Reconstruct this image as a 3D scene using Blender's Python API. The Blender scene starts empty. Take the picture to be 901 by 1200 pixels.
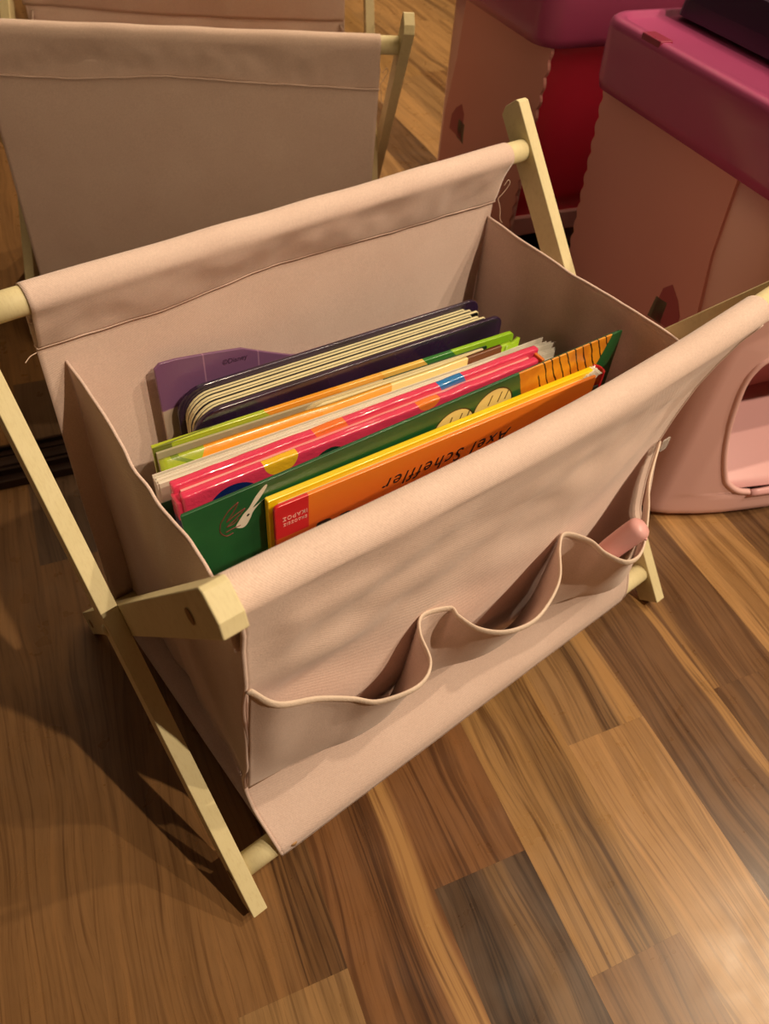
import bpy, bmesh, math, random
from mathutils import Vector, Matrix, noise
PI = math.pi
COL = bpy.context.scene.collection
random.seed(7)

# ------------------------------------------------------------------ helpers
def srgb(r, g, b):
    f = lambda c: (c/255/12.92) if c/255 <= .04045 else ((c/255+.055)/1.055)**2.4
    return (f(r), f(g), f(b), 1)

def interp(x, xs, ys):
    if x <= xs[0]: return ys[0]
    for i in range(1, len(xs)):
        if x <= xs[i]:
            t = (x-xs[i-1])/(xs[i]-xs[i-1]); return ys[i-1]+(ys[i]-ys[i-1])*t
    return ys[-1]

def sm(t):
    t = max(0, min(1, t)); return t*t*(3-2*t)

def nz(x, y=0, z=0): return noise.noise(Vector((x, y, z)))

def link(name, bm, mat, parent=None, smooth=True, world=False, bevel=0, solid=0, weld=False, offset=-1, sub=0):
    if weld: bmesh.ops.remove_doubles(bm, verts=bm.verts, dist=1e-5)
    bmesh.ops.recalc_face_normals(bm, faces=bm.faces) if world != 'raw' else None
    me = bpy.data.meshes.new(name); bm.to_mesh(me); bm.free()
    if world and parent is not None:
        top = parent
        while top.parent: top = top.parent
        me.transform(top.matrix_basis.inverted())
    o = bpy.data.objects.new(name, me); COL.objects.link(o)
    if parent is not None: o.parent = parent
    for m in (mat if isinstance(mat, (list, tuple)) else [mat]): me.materials.append(m)
    if smooth: me.polygons.foreach_set('use_smooth', [True]*len(me.polygons))
    if sub:
        s = o.modifiers.new('subdivision', 'SUBSURF'); s.levels = s.render_levels = sub
    if solid:
        s = o.modifiers.new('thickness', 'SOLIDIFY'); s.thickness = solid; s.offset = offset
    if bevel:
        b = o.modifiers.new('bevel', 'BEVEL'); b.width = bevel; b.segments = 3; b.limit_method = 'ANGLE'; b.angle_limit = .6
        b.harden_normals = True
    return o

def box(bm, x0, x1, y0, y1, z0, z1):
    v = [bm.verts.new((x, y, z)) for z in (z0, z1) for x, y in ((x0, y0), (x1, y0), (x1, y1), (x0, y1))]
    for f in ((0, 3, 2, 1), (4, 5, 6, 7), (0, 1, 5, 4), (1, 2, 6, 5), (2, 3, 7, 6), (3, 0, 4, 7)):
        bm.faces.new([v[i] for i in f])

def prism(bm, pts, y0, y1, f=None):
    """extrude an (x, z) outline from y0 to y1"""
    a = [bm.verts.new((x, y0, z)) for x, z in pts]; b = [bm.verts.new((x, y1, z)) for x, z in pts]
    bm.faces.new(a); bm.faces.new(b[::-1]); n = len(pts)
    for i in range(n): bm.faces.new((a[i], b[i], b[(i+1) % n], a[(i+1) % n]))

def rrect(x0, x1, z0, z1, r=(0, 0, 0, 0), n=7):
    """outline; corner radii order: bottom-left, bottom-right, top-right, top-left"""
    out = []
    for (cx, cz, sx, sz, a0), rr in zip(((x0, z0, 1, 1, PI), (x1, z0, -1, 1, 1.5*PI), (x1, z1, -1, -1, 0), (x0, z1, 1, -1, .5*PI)), r):
        if rr <= 0: out.append((cx, cz)); continue
        for k in range(n+1):
            a = a0+k/n*PI/2; out.append((cx+sx*rr+rr*math.cos(a), cz+sz*rr+rr*math.sin(a)))
    return out

def tube(bm, pts, r, n=12, cap=True, up=(0, 0, 1)):
    pts = [Vector(p) for p in pts]; rings = []
    up = Vector(up)
    for i, p in enumerate(pts):
        t = (pts[min(i+1, len(pts)-1)]-pts[max(i-1, 0)]).normalized()
        s = t.cross(up)
        if s.length < .05: s = t.cross(Vector((1, 0, 0)))
        s.normalize(); u = s.cross(t)
        rr = r[i] if isinstance(r, (list, tuple)) else r
        rings.append([bm.verts.new(p+(s*math.cos(2*PI*k/n)+u*math.sin(2*PI*k/n))*rr) for k in range(n)])
    for a, b in zip(rings, rings[1:]):
        for k in range(n): bm.faces.new((a[k], a[(k+1) % n], b[(k+1) % n], b[k]))
    if cap: bm.faces.new(rings[0]); bm.faces.new(rings[-1][::-1])

def grid(bm, fn, nu, nv, closed_u=False):
    V = [[bm.verts.new(fn(i/nu, j/nv)) for j in range(nv+1)] for i in range(nu+(0 if closed_u else 1))]
    for i in range(nu):
        for j in range(nv):
            a, b = V[i], V[(i+1) % len(V)]
            bm.faces.new((a[j], b[j], b[j+1], a[j+1]))
    return V

def empty(name, label, cat, loc=(0, 0, 0), rz=0, group=None):
    o = bpy.data.objects.new(name, None); COL.objects.link(o)
    o.empty_display_size = .02
    o.matrix_basis = Matrix.Translation(Vector(loc)) @ Matrix.Rotation(rz, 4, 'Z')
    o['label'] = label; o['category'] = cat
    if group: o['group'] = group
    return o

def spline(pts, n):
    """Catmull-Rom through pts, n samples per span"""
    P = [Vector(p) for p in pts]; P = [P[0]*2-P[1]]+P+[P[-1]*2-P[-2]]; out = []
    for i in range(1, len(P)-2):
        a, b, c, d = P[i-1:i+3]
        for k in range(n):
            t = k/n
            out.append(.5*((2*b)+(c-a)*t+(2*a-5*b+4*c-d)*t*t+(3*b-a-3*c+d)*t**3))
    out.append(P[-2]); return out

# ------------------------------------------------------------------ materials
class NT:
    def __init__(s, name):
        s.m = bpy.data.materials.new(name); s.m.use_nodes = True; s.t = s.m.node_tree; s.n = s.t.nodes; s.L = s.t.links.new
        s.p = s.n['Principled BSDF']
    def nd(s, ty, **kw):
        x = s.n.new(ty)
        for k, v in kw.items(): setattr(x, k, v)
        return x
    def setin(s, node, i, v):
        if isinstance(v, bpy.types.NodeSocket): s.L(v, node.inputs[i])
        else: node.inputs[i].default_value = v
    def math(s, op, a, b=0, c=0):
        x = s.nd('ShaderNodeMath', operation=op)
        s.setin(x, 0, a); s.setin(x, 1, b); s.setin(x, 2, c); return x.outputs[0]
    def mix(s, f, a, b, bt='MIX'):
        x = s.nd('ShaderNodeMix', data_type='RGBA', blend_type=bt)
        s.setin(x, 0, f); s.setin(x, 6, a); s.setin(x, 7, b); return x.outputs[2]
    def obj(s):
        x = s.nd('ShaderNodeTexCoord'); return x.outputs['Object']
    def xyz(s, v):
        x = s.nd('ShaderNodeSeparateXYZ'); s.L(v, x.inputs[0]); return x.outputs
    def comb(s, x, y, z):
        c = s.nd('ShaderNodeCombineXYZ'); s.setin(c, 0, x); s.setin(c, 1, y); s.setin(c, 2, z); return c.outputs[0]
    def noise(s, v, sc, det=3, rough=.5, dist=0):
        x = s.nd('ShaderNodeTexNoise'); s.L(v, x.inputs['Vector']); x.inputs['Scale'].default_value = sc
        x.inputs['Detail'].default_value = det; x.inputs['Roughness'].default_value = rough; x.inputs['Distortion'].default_value = dist
        return x.outputs['Fac']
    def ramp(s, f, stops, const=False):
        x = s.nd('ShaderNodeValToRGB'); s.L(f, x.inputs[0]); cr = x.color_ramp
        if const: cr.interpolation = 'CONSTANT'
        while len(cr.elements) > 1: cr.elements.remove(cr.elements[-1])
        cr.elements[0].position = stops[0][0]; cr.elements[0].color = stops[0][1]
        for p, c in stops[1:]:
            e = cr.elements.new(p); e.color = c
        return x.outputs[0]
    def maprange(s, v, a, b, c=0., d=1.):
        x = s.nd('ShaderNodeMapRange'); s.setin(x, 0, v); s.setin(x, 1, a); s.setin(x, 2, b); s.setin(x, 3, c); s.setin(x, 4, d); return x.outputs[0]
    def bump(s, h, strength=.3, dist=.001):
        x = s.nd('ShaderNodeBump'); s.L(h, x.inputs['Height']); x.inputs['Strength'].default_value = strength
        x.inputs['Distance'].default_value = dist; s.L(x.outputs[0], s.p.inputs['Normal'])
    def base(s, c):
        s.setin(s.p, 'Base Color', c)
    def rough(s, r): s.setin(s.p, 'Roughness', r)
    # masks on coordinates (1 inside)
    def circ(s, x, z, cx, cz, r, sz=1.):
        dx = s.math('SUBTRACT', x, cx); dz = s.math('MULTIPLY', s.math('SUBTRACT', z, cz), sz)
        d = s.math('SQRT', s.math('ADD', s.math('MULTIPLY', dx, dx), s.math('MULTIPLY', dz, dz)))
        return s.math('LESS_THAN', d, r)
    def rng(s, x, a, b):
        return s.math('MULTIPLY', s.math('GREATER_THAN', x, a), s.math('LESS_THAN', x, b))

def plain(name, c, rough=.5, spec=.5, coat=0, bumpsc=0, bs=.1, var=.06):
    k = NT(name); co = k.obj()
    n = k.noise(co, 60, 3)
    dark = tuple(v*(1-var*2) for v in c[:3])+(1,)
    k.base(k.mix(k.maprange(n, .3, .7), c, dark)); k.rough(rough); k.p.inputs['Specular IOR Level'].default_value = spec
    k.p.inputs['Coat Weight'].default_value = coat; k.p.inputs['Coat Roughness'].default_value = .08
    if bumpsc: k.bump(k.noise(co, bumpsc, 2), bs, .001)
    return k.m

def fabric(name, c1, c2, plane='xz', strength=.5):
    k = NT(name); co = k.obj(); x, y, z = k.xyz(co)
    a = {'xz': k.math('ADD', x, k.math('MULTIPLY', z, 1.0)), 'yz': k.math('ADD', y, z), 'xy': k.math('ADD', x, y)}[plane]
    big = k.noise(co, 25, 4, .6); fine = k.noise(co, 900, 2, .7); slub = k.noise(k.comb(k.math('MULTIPLY', x, 60), y, k.math('MULTIPLY', z, 500)), 1, 3, .7)
    tw = k.math('SINE', k.math('MULTIPLY', a, 2*PI/.0011))
    c = k.mix(k.maprange(big, .3, .7), c1, c2)
    c = k.mix(k.math('MULTIPLY', k.maprange(fine, .35, .7), .16), c, srgb(120, 80, 66), 'MIX')
    c = k.mix(k.math('MULTIPLY', k.maprange(tw, -1, 1), .07), c, srgb(110, 75, 62))
    c = k.mix(k.math('MULTIPLY', k.maprange(slub, .6, .8), .15), c, srgb(235, 215, 205))
    k.base(c); k.rough(.9); k.p.inputs['Specular IOR Level'].default_value = .15
    k.p.inputs['Sheen Weight'].default_value = .25; k.p.inputs['Sheen Roughness'].default_value = .5
    h = k.math('ADD', k.math('MULTIPLY', tw, .12), k.math('ADD', k.math('MULTIPLY', fine, .5), k.math('MULTIPLY', slub, .4)))
    k.bump(h, strength, .0006)
    return k.m

PINK1, PINK2 = (.83, .64, .56, 1), (.78, .585, .505, 1)
M = {}
M['cloth'] = fabric('pink_twill', PINK1, PINK2)
M['cloth_side'] = fabric('pink_twill_side', PINK1, PINK2, 'yz')
M['cloth_bottom'] = fabric('pink_twill_bottom', PINK1, PINK2, 'xy')
M['thread'] = plain('cream_thread', srgb(226, 200, 180), .8, .2)
M['bind'] = plain('cream_binding_tape', srgb(236, 214, 196), .75, .2, bumpsc=700, bs=.3)

def wood_pale():
    k = NT('pale_pine'); co = k.obj(); x, y, z = k.xyz(co)
    v = k.comb(k.math('MULTIPLY', x, 1), k.math('MULTIPLY', y, 1), k.math('MULTIPLY', z, .6))
    n = k.noise(v, 40, 4, .6, .5); f = k.noise(k.comb(k.math('MULTIPLY', x, 900), k.math('MULTIPLY', y, 220), k.math('MULTIPLY', z, 220)), 1, 2, .6)
    c = k.mix(k.maprange(n, .3, .7), (.77, .67, .40, 1), (.72, .62, .35, 1))
    c = k.mix(k.math('MULTIPLY', k.maprange(f, .5, .8), .25), c, (.46, .32, .13, 1))
    k.base(c); k.rough(.55); k.p.inputs['Specular IOR Level'].default_value = .35; k.bump(f, .12, .0005); return k.m
M['pine'] = wood_pale()
M['pine_dark'] = plain('dowel_end_grain', srgb(150, 112, 62), .7, .3)
M['metal'] = plain('dull_steel', srgb(120, 110, 100), .35); M['metal'].node_tree.nodes['Principled BSDF'].inputs['Metallic'].default_value = .9
M['paper'] = plain('cream_paper', srgb(236, 226, 180), .7, .3)
M['paper_white'] = plain('white_paper', srgb(232, 226, 212), .7, .3)
M['paper_edge'] = None

def paper_edges(name, c, c2, axis='y', per=.0004):
    k = NT(name); co = k.obj(); x, y, z = k.xyz(co)
    w = k.math('SINE', k.math('MULTIPLY', {'y': y, 'x': x}[axis], 2*PI/per)); n = k.noise(k.comb(k.math('MULTIPLY', x, 8), k.math('MULTIPLY', y, 2600), k.math('MULTIPLY', z, 8)), 1, 2)
    k.base(k.mix(k.maprange(n, .35, .65), c, c2)); k.rough(.8); k.bump(n, .4, .0004); return k.m
M['pages'] = paper_edges('page_edges', srgb(238, 226, 186), srgb(196, 178, 130))
M['pages_pink'] = paper_edges('pink_page_edges', srgb(240, 180, 175), srgb(220, 140, 140))
M['pages_white'] = paper_edges('white_page_edges', srgb(236, 230, 216), srgb(190, 180, 160))

# floor: rows of wood strips -------------------------------------------------
def floor_mat():
    k = NT('striped_walnut_laminate')
    co = k.obj(); x, y, z = k.xyz(co)
    at = k.nd('ShaderNodeAttribute', attribute_name='tone').outputs['Color']
    sd = k.nd('ShaderNodeAttribute', attribute_name='seed').outputs['Vector']
    st = k.nd('ShaderNodeAttribute', attribute_name='streak').outputs['Vector']     # centre, half width, strength
    lt = k.nd('ShaderNodeAttribute', attribute_name='pale').outputs['Vector']
    s0, s1, s2 = k.xyz(sd); c0, w0, a0 = k.xyz(st); c1, w1, a1 = k.xyz(lt)
    so = k.math('MULTIPLY', s0, 17.3)
    warp = k.noise(k.comb(k.math('MULTIPLY', x, 9), k.math('MULTIPLY', y, 3.2), so), 1, 2, .5)
    xw = k.math('ADD', x, k.math('MULTIPLY', k.math('SUBTRACT', warp, .5), .05))
    g = k.noise(k.comb(k.math('MULTIPLY', xw, 105), k.math('MULTIPLY', y, 3.2), so), 1, 4, .62)
    g2 = k.noise(k.comb(k.math('MULTIPLY', xw, 420), k.math('MULTIPLY', y, 9), so), 1, 3, .6)
    pore = k.noise(k.comb(k.math('MULTIPLY', xw, 1400), k.math('MULTIPLY', y, 70), so), 1, 2, .6)
    dark = k.mix(1., at, (.26, .19, .15, 1), 'MULTIPLY'); lite = k.mix(1., at, (1.45, 1.4, 1.3, 1), 'MULTIPLY')
    c = k.mix(k.math('MULTIPLY', k.maprange(g, .52, .60), s1), at, dark)
    c = k.mix(k.math('MULTIPLY', k.maprange(g, .48, .30), .5), c, lite)
    c = k.mix(k.math('MULTIPLY', k.maprange(g2, .5, .68), .5), c, dark)
    c = k.mix(k.math('MULTIPLY', k.maprange(pore, .55, .8), .30), c, dark)
    def band(cc, ww, aa, lo, hi):
        d = k.math('ABSOLUTE', k.math('SUBTRACT', xw, cc))
        m = k.maprange(k.math('DIVIDE', d, ww), 1.15, .75)
        return k.math('MULTIPLY', k.math('MULTIPLY', m, aa), k.maprange(g2, lo, hi, .15, 1.))
    c = k.mix(band(c0, w0, a0, .6, .4), c, k.mix(1., at, (.20, .16, .15, 1), 'MULTIPLY'))
    c = k.mix(band(c1, w1, a1, .7, .45), c, (.43, .235, .085, 1))
    k.base(c)
    k.rough(k.maprange(k.noise(co, 40, 3), .3, .7, .26, .36))
    k.p.inputs['Specular IOR Level'].default_value = .5
    k.bump(k.math('ADD', k.math('MULTIPLY', pore, .25), k.math('MULTIPLY', k.noise(co, 1500, 1), .35)), .10, .0004)
    return k.m

CAM = Vector((-.04393388, -.26720255, .54014987))
# the mirror door stands at an angle to the rack: its local frame
MA = -math.radians(15.891)
MLOC = Vector((.27380967*.337, .9617839*.337, 0))           # foot of the mirror plane
def mempty(name, label, cat, u, v, z=0, group=None):
    R = Matrix.Rotation(MA, 4, 'Z'); return empty(name, label, cat, MLOC+R @ Vector((u, v, z)), MA, group)

def build_floor():
    bm = bmesh.new()
    tone = bm.loops.layers.float_color.new('tone'); seed = bm.loops.layers.float_color.new('seed')
    stk = bm.loops.layers.float_color.new('streak'); pal = bm.loops.layers.float_color.new('pale')
    T = dict(tan=(.40, .222, .088), tan2=(.31, .175, .072), mid=(.222, .112, .043), red=(.215, .096, .036), brown=(.168, .086, .038),
             dark=(.115, .066, .036), grey=(.17, .10, .055), honey=(.345, .19, .068))
    # hand laid strips: index -> list of (v_start, v_end, tone, grain contrast, streak(c,w,a), pale(c,w,a))
    N = (0, .01, 0)
    hand = {
        -2: [(-1.05, -.62, 'mid', .25, N, N), (-.62, .12, 'mid', .18, N, N)],
        -1: [(-.75, -.13, 'mid', .2, N, N), (-.13, .0, 'dark', .3, N, N)],
        0: [(-.95, -.515, 'tan2', .25, N, N), (-.515, .0, 'mid', .35, (.066, .014, .9), N)],
        1: [(-1.0, -.10, 'red', .6, (.122, .009, .85), (.146, .0085, .9)), (-.10, .0, 'mid', .4, N, N)],
        2: [(-1.10, -.494, 'dark', .6, (.168, .012, .9), (.195, .009, .25)), (-.494, .0, 'red', .6, N, N)],
        3: [(-1.2, -.577, 'mid', .3, N, N), (-.577, .0, 'honey', .8, (.274, .013, .75), N)],
        4: [(-1.1, -.439, 'tan', .25, N, N), (-.439, .0, 'tan2', .4, (.334, .008, .85), (.353, .009, .8))],
        5: [(-1.3, -.62, 'tan2', .5, N, N), (-.62, -.10, 'brown', .5, N, (.431, .004, .85))],
        6: [(-1.1, -.440, 'brown', .5, (.452, .005, .7), N), (-.440, .0, 'brown', .4, N, (.441, .0045, .5))],
        7: [(-.88, -.10, 'tan', .35, N, N)], 9: [(-1.1, -.3, 'tan', .3, N, N)], 10: [(-.9, -.1, 'tan2', .4, N, N)],
        8: [(-1.2, -.2, 'brown', .6, N, N)],
    }
    rnd = random.Random(11)
    names = ['tan', 'tan2', 'mid', 'red', 'brown', 'tan', 'grey', 'honey', 'tan2']
    W0, PW = .0140, .06985
    def quad(i, v0, v1, tn, con, s, p):
        u0 = W0+PW*i+.00002; u1 = u0+PW-.00004
        vs = [bm.verts.new((a, b, 0)) for a, b in ((u0, v0), (u1, v0), (u1, v1-.00004), (u0, v1-.00004))]
        f = bm.faces.new(vs); sd = rnd.random(); c = T[tn]; k = rnd.uniform(.93, 1.07)
        for l in f.loops:
            l[tone] = (c[0]*k, c[1]*k, c[2]*k, 1); l[seed] = (sd, con, rnd.random()*0, 1)
            l[stk] = (*s, 1); l[pal] = (*p, 1)
    for i in range(-44, 58):
        segs = hand.get(i, [])
        for sg in segs: quad(i, *sg[:3], sg[3], sg[4], sg[5])
        lo = min([s[0] for s in segs], default=None)
        if lo is None: v = .12; lo = None
        else: v = lo
        while v > -5.0:
            L = rnd.uniform(.28, .62); uc = W0+PW*(i+rnd.uniform(.2, .8))
            quad(i, v-L, v, rnd.choice(names if i < 8 else ['tan', 'tan', 'tan2', 'honey', 'mid', 'tan']), rnd.uniform(.25, .8), (uc, rnd.uniform(.003, .012), rnd.choice([0, .7, .6])), (uc+.02, .006, rnd.choice([0, 0, .5])))
            v -= L
    me_par = None
    o = link('floor', bm, floor_mat(), smooth=False, world='raw')
    o.matrix_basis = Matrix.Translation(MLOC) @ Matrix.Rotation(MA, 4, 'Z')
    o['kind'] = 'structure'
    # sub floor so that the hairline joints are dark
    return o
build_floor()
def structure(name, bm, mat, **kw):
    o = link(name, bm, mat, smooth=False, **kw); o['kind'] = 'structure'
    o.matrix_basis = Matrix.Translation(MLOC) @ Matrix.Rotation(MA, 4, 'Z'); return o
wallm = plain('taupe_paint', srgb(165, 150, 135), .9, .2, bumpsc=200, bs=.05)
X0, X1, Y0, Y1, ZH = -3.0, 4.0, -5.0, .03, 2.6
b = bmesh.new(); box(b, X0-.02, X1+.02, Y0-.02, Y1+.02, -.02, -.001); o = structure('floor', b, plain('dark_underlay', srgb(50, 34, 22), .9)); o.name = 'floor_underlay'
for nm, a in (('wall_left', (X0-.1, X0, Y0, Y1)), ('wall_right', (X1, X1+.1, Y0, Y1)), ('wall_front', (X0-.1, X1+.1, Y0-.1, Y0)), ('wall_back', (X0-.1, X1+.1, Y1, Y1+.1))):
    b = bmesh.new(); box(b, *a, 0, ZH); structure(nm, b, wallm)
b = bmesh.new(); box(b, X0-.1, X1+.1, Y0-.1, Y1+.1, ZH, ZH+.1); structure('ceiling', b, plain('cream_ceiling', srgb(186, 174, 156), .9, .2))

# mirrored sliding door -------------------------------------------------------
k = NT('mirror_silver'); k.base((.86, .83, .78, 1)); k.p.inputs['Metallic'].default_value = 1; k.rough(.012); M['mirror'] = k.m
M['rail'] = plain('dark_brown_rail', srgb(46, 30, 22), .35, .5)
b = bmesh.new(); box(b, -1.2, 1.5, 0, .005, .012, 2.3)
door = structure('door_1', b, M['mirror'])
b = bmesh.new(); prism(b, [(0, 0)]*0 or [(-1.2, 0), (1.5, 0), (1.5, .012), (-1.2, .012)], -.006, .012)
o = link('bottom_rail', b, M['rail'], door, smooth=False, bevel=.001)
b = bmesh.new(); box(b, -1.2, 1.5, -.026, -.0065, 0, .0045); box(b, -1.2, 1.5, -.026, -.023, .0045, .009); box(b, -1.2, 1.5, -.012, -.0085, .0045, .011)
structure('trim_1', b, M['rail'])

# ------------------------------------------------------------------ magazine rack
RK = empty('magazine_rack', 'pink fabric folding rack with crossed pale wooden legs, holding picture books on the floor', 'book rack', (.21, 0, 0))
TH = .8928; ZP = .16835; S0, S1, T_, W_ = .2082, .2121, .0101, .0198
def legbm(x0, sgn, chamfer=.0022):
    bm = bmesh.new(); d = Vector((0, sgn*math.cos(TH), math.sin(TH))); n = Vector((0, -sgn*math.sin(TH), math.cos(TH)))
    w = W_/2; c = chamfer
    pr = [(-S0, -w), (-S0, w), (S1-c, w), (S1, w-c), (S1, -w+.006), (S1-.004, -w)]
    a = [bm.verts.new(Vector((x0, 0, ZP))+d*s+n*o_) for s, o_ in pr]; q = [bm.verts.new(Vector((x0+T_, 0, ZP))+d*s+n*o_) for s, o_ in pr]
    bm.faces.new(a); bm.faces.new(q[::-1])
    for i in range(len(pr)): bm.faces.new((a[i], q[i], q[(i+1) % len(pr)], a[(i+1) % len(pr)]))
    return bm
YD, ZT, ZB = .1122, .3077, .0289
def sag(x): return .0118*math.sin(PI*max(0, min(1, (x-.02)/.38))**1.15)
legs = []
for x0, s, plugx in ((.0, 1, -.0002), (.0101, -1, .0099), (.3998, -1, .4101), (.4099, 1, .4202)):
    lg = link('leg', legbm(x0, s), M['pine'], RK, smooth=False, world=True, bevel=.0007); legs.append(lg)
    sx = -1 if x0 < .2 else 1
    for (yy, zz) in ((s*YD, ZT), (-s*YD, ZB)):
        b = bmesh.new(); tube(b, [(plugx-.0005*0, yy, zz), (plugx+sx*.0003, yy, zz)], .0036, 20)
        link('dowel_plug', b, M['pine_dark'], lg, smooth=False, world=True)
for nm, xa, xb, yy, zz in (('crossbar', .0101, .4099, YD, ZT), ('crossbar', .0101, .4099, -YD, ZB), ('crossbar', .0202, .3998, -YD, ZT), ('crossbar', .0202, .3998, YD, ZB)):
    b = bmesh.new(); tube(b, [(xa+(xb-xa)*i/16, yy, zz-(sag(xa+(xb-xa)*i/16) if nm == 'crossbar' and yy < 0 and zz > .2 else 0)) for i in range(17)], .0078 if yy > 0 or zz < .2 else .0076, 28); link(nm, b, M['pine'], RK, world=True)
for xx in (.0002, .4198):
    b = bmesh.new(); sx = -1 if xx < .2 else 1
    tube(b, [(xx, 0, ZP), (xx+sx*.001, 0, ZP), (xx+sx*.002, 0, ZP)], [.0038, .0036, .002], 20); link('pivot_peg', b, M['pine'], RK, world=True)

# --- fabric sling
def edge_y(side, h):
    if side == 'L': return interp(h, (.037, .06, .09, .123, .183, .237, .27, .285, .3065), (-.1214, -.1060, -.0965, -.098, -.103, -.1112, -.1137, -.1165, -.1214))
    return interp(h, (.038, .09, .12, .15, .183, .21, .241, .264, .286, .3065), (-.1214, -.112, -.100, -.0945, -.0906, -.0945, -.099, -.105, -.112, -.1214))
def front_y(x, h):
    mid = interp(h, (.038, .085, .19, .26, .285, .3065), (-.1214, -.1035, -.1105, -.1125, -.1165, -.1214))
    a = (x-.03)/.347
    low = interp(x, (.03, .065, .123, .174, .237, .290, .332, .377), (-.0906, -.094, -.0975, -.095, -.102, -.108, -.121, -.112))
    st = interp(x, (.03, .14, .25, .377), (-.103, -.1055, -.1118, -.092))
    L, Rr = edge_y('L', h), edge_y('R', h)
    wl, wr = 1-sm(a/.2), sm((a-.70)/.30)
    y = mid*(1-wl-wr)+L*wl+Rr*wr
    wlow = sm(1-abs(h-.085)/.045); y = y*(1-wlow)+(low+.0015)*wlow
    wst = sm(1-abs(h-.19)/.05)*.8*(1-wr*.7); y = y*(1-wst)+st*wst
    # slack folds under the sleeve
    f = sm((h-.15)/.08)*sm((.305-h)/.03)
    f *= sm(a/.07)*sm((1-a)/.07)
    y += f*(.0030*nz(x*17+h*22, h*20, 3)+.0030*nz(x*9-h*26, h*11, 8)+.0012*nz(x*45, h*40, 5))
    y += .0010*nz(x*22, h*14, 1)*sm((h-.03)/.02)*sm(a/.07)*sm((1-a)/.07)
    return y
def xl(h): return interp(h, (.029, .06, .24, .285, .307), (.033, .0292, .0286, .0280, .0250))
def xr(h): return interp(h, (.029, .1, .307), (.374, .377, .3775))
SL = None
bm = bmesh.new()
def fp(u, v):
    if v < .78:
        h = .0275+v/.78*(.3065-.0275); x = xl(h)+(xr(h)-xl(h))*u
        return (x, front_y(x, h), h-sag(x)*sm((h-.2)/.1))
    x = xl(.307)+(xr(.307)-xl(.307))*u; wz = .0004+.0006*nz(x*24, 4, 1)+.0003*nz(x*60, 2, 2)
    if v < .92:
        a = (v-.78)/.14*PI; return (x, -YD-.0094*math.cos(a), .3065-sag(x)+(.0090+wz)*math.sin(a))
    t = (v-.92)/.08; return (x, (-YD+.0094)*(1-t)+(front_y(x, .268)+.0016)*t, .3065*(1-t)+.268*t-sag(x)*(1-t*.6))
grid(bm, fp, 170, 150)
link('front_panel', bm, M['cloth'], RK, world=True, solid=.0009, offset=0)
# back panel, slightly bowed behind the books
def back_y(x, h):
    a = (x-.035)/.357
    return .1172+.0040*sm(1-abs(h-.029)/.04)+.004*math.sin(PI*min(1, max(0, a)))*math.sin(PI*min(1, max(0, (h-.029)/.27)))+.0012*nz(x*14, h*10, 21)
def xbl(h): return interp(h, (.029, .15, .24, .307), (.032, .0335, .0355, .0368))
def xbr(h): return interp(h, (.029, .307), (.388, .394))
bm = bmesh.new()
def bp(u, v):
    h = .0275+v*(.290-.0275); x = xbl(h)+(xbr(h)-xbl(h))*u
    return (x, back_y(x, h), h)
grid(bm, bp, 110, 80)
link('back_panel', bm, M['cloth'], RK, world=True, solid=.0009, offset=0)
# bottom wraps under both lower crossbars
bm = bmesh.new()
path = [(.1214, .0290), (.1210, .0255), (.1190, .0220), (.1160, .0203), (.1125, .0196), (.108, .0193)]
def bot(u, v):
    pts = [(-y, z) for y, z in path]
    n = len(path)-1
    full = path+[(y, .0193-.0012*math.sin(PI*i/13)) for i, y in enumerate([.108-.216*j/12 for j in range(1, 12)])]+pts[::-1]
    t = v*(len(full)-1); i = min(int(t), len(full)-2); f = t-i
    y = full[i][0]+(full[i+1][0]-full[i][0])*f; z = full[i][1]+(full[i+1][1]-full[i][1])*f
    a0 = interp(y, (-.12, .12), (.0335, .032)); a1 = interp(y, (-.12, .12), (.374, .388))
    return (a0+(a1-a0)*u, y, z+.0004*nz(u*12, y*20, 4))
grid(bm, bot, 60, 66)
link('bottom_panel', bm, M['cloth_bottom'], RK, world=True, solid=.0009, offset=0)
# sleeves that wrap the two upper bars (teardrop section)
def sleeve(name, yb, y_end, zend, x0f, x1f, seedv, sgn, ends):
    bm = bmesh.new(); R = .0092
    prof = []
    a0 = 28
    # up the outer side, over the bar and down the inner side
    for k_ in range(8): t = k_/8; prof.append((y_end(0)+0*t, 0, t, 'o'))
    def fn(u, v):
        x = x0f+(x1f-x0f)*u
        ze = zend(x)
        ye = y_end(x)
        if v < .3: t = v/.3; y = (ye+sgn*.0006)*(1-t)+(yb+sgn*R)*t; z = ze*(1-t)+(ZT-.001)*t; bulge = math.sin(PI*t); side = sgn
        elif v < .7:
            a = (v-.3)/.4*PI; y = yb+sgn*R*math.cos(a); z = ZT-.001+R*math.sin(a); bulge = 0; side = 0
        else: t = (v-.7)/.3; y = (yb-sgn*R)*(1-t)+(ye-sgn*.0006)*t; z = (ZT-.001)*(1-t)+ze*t; bulge = math.sin(PI*t); side = -sgn
        w = .0022*nz(x*26+seedv, z*30, side*3+seedv)+.0010*nz(x*70, z*60, seedv)
        y += side*abs(bulge)*w*1.2-0
        z += .0009*nz(x*22, seedv, 1)*(1 if .3 < v < .7 else 0)
        return (x, y, z)
    grid(bm, fn, 140, 44)
    return link(name, bm, M['cloth'], RK, world=True, solid=.0008, offset=0)
def zb_end(x): return interp(x, (.036, .114, .193, .278, .397), (.2741, .2725, .2775, .2738, .2706))+.0006*nz(x*60, 3, 1)
sb = sleeve('bar_sleeve', YD, lambda x: back_y(x, .272)-.0008, zb_end, .0370, .3925, 1.3, 1, 0)
for x_ in ():
    pass
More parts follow.
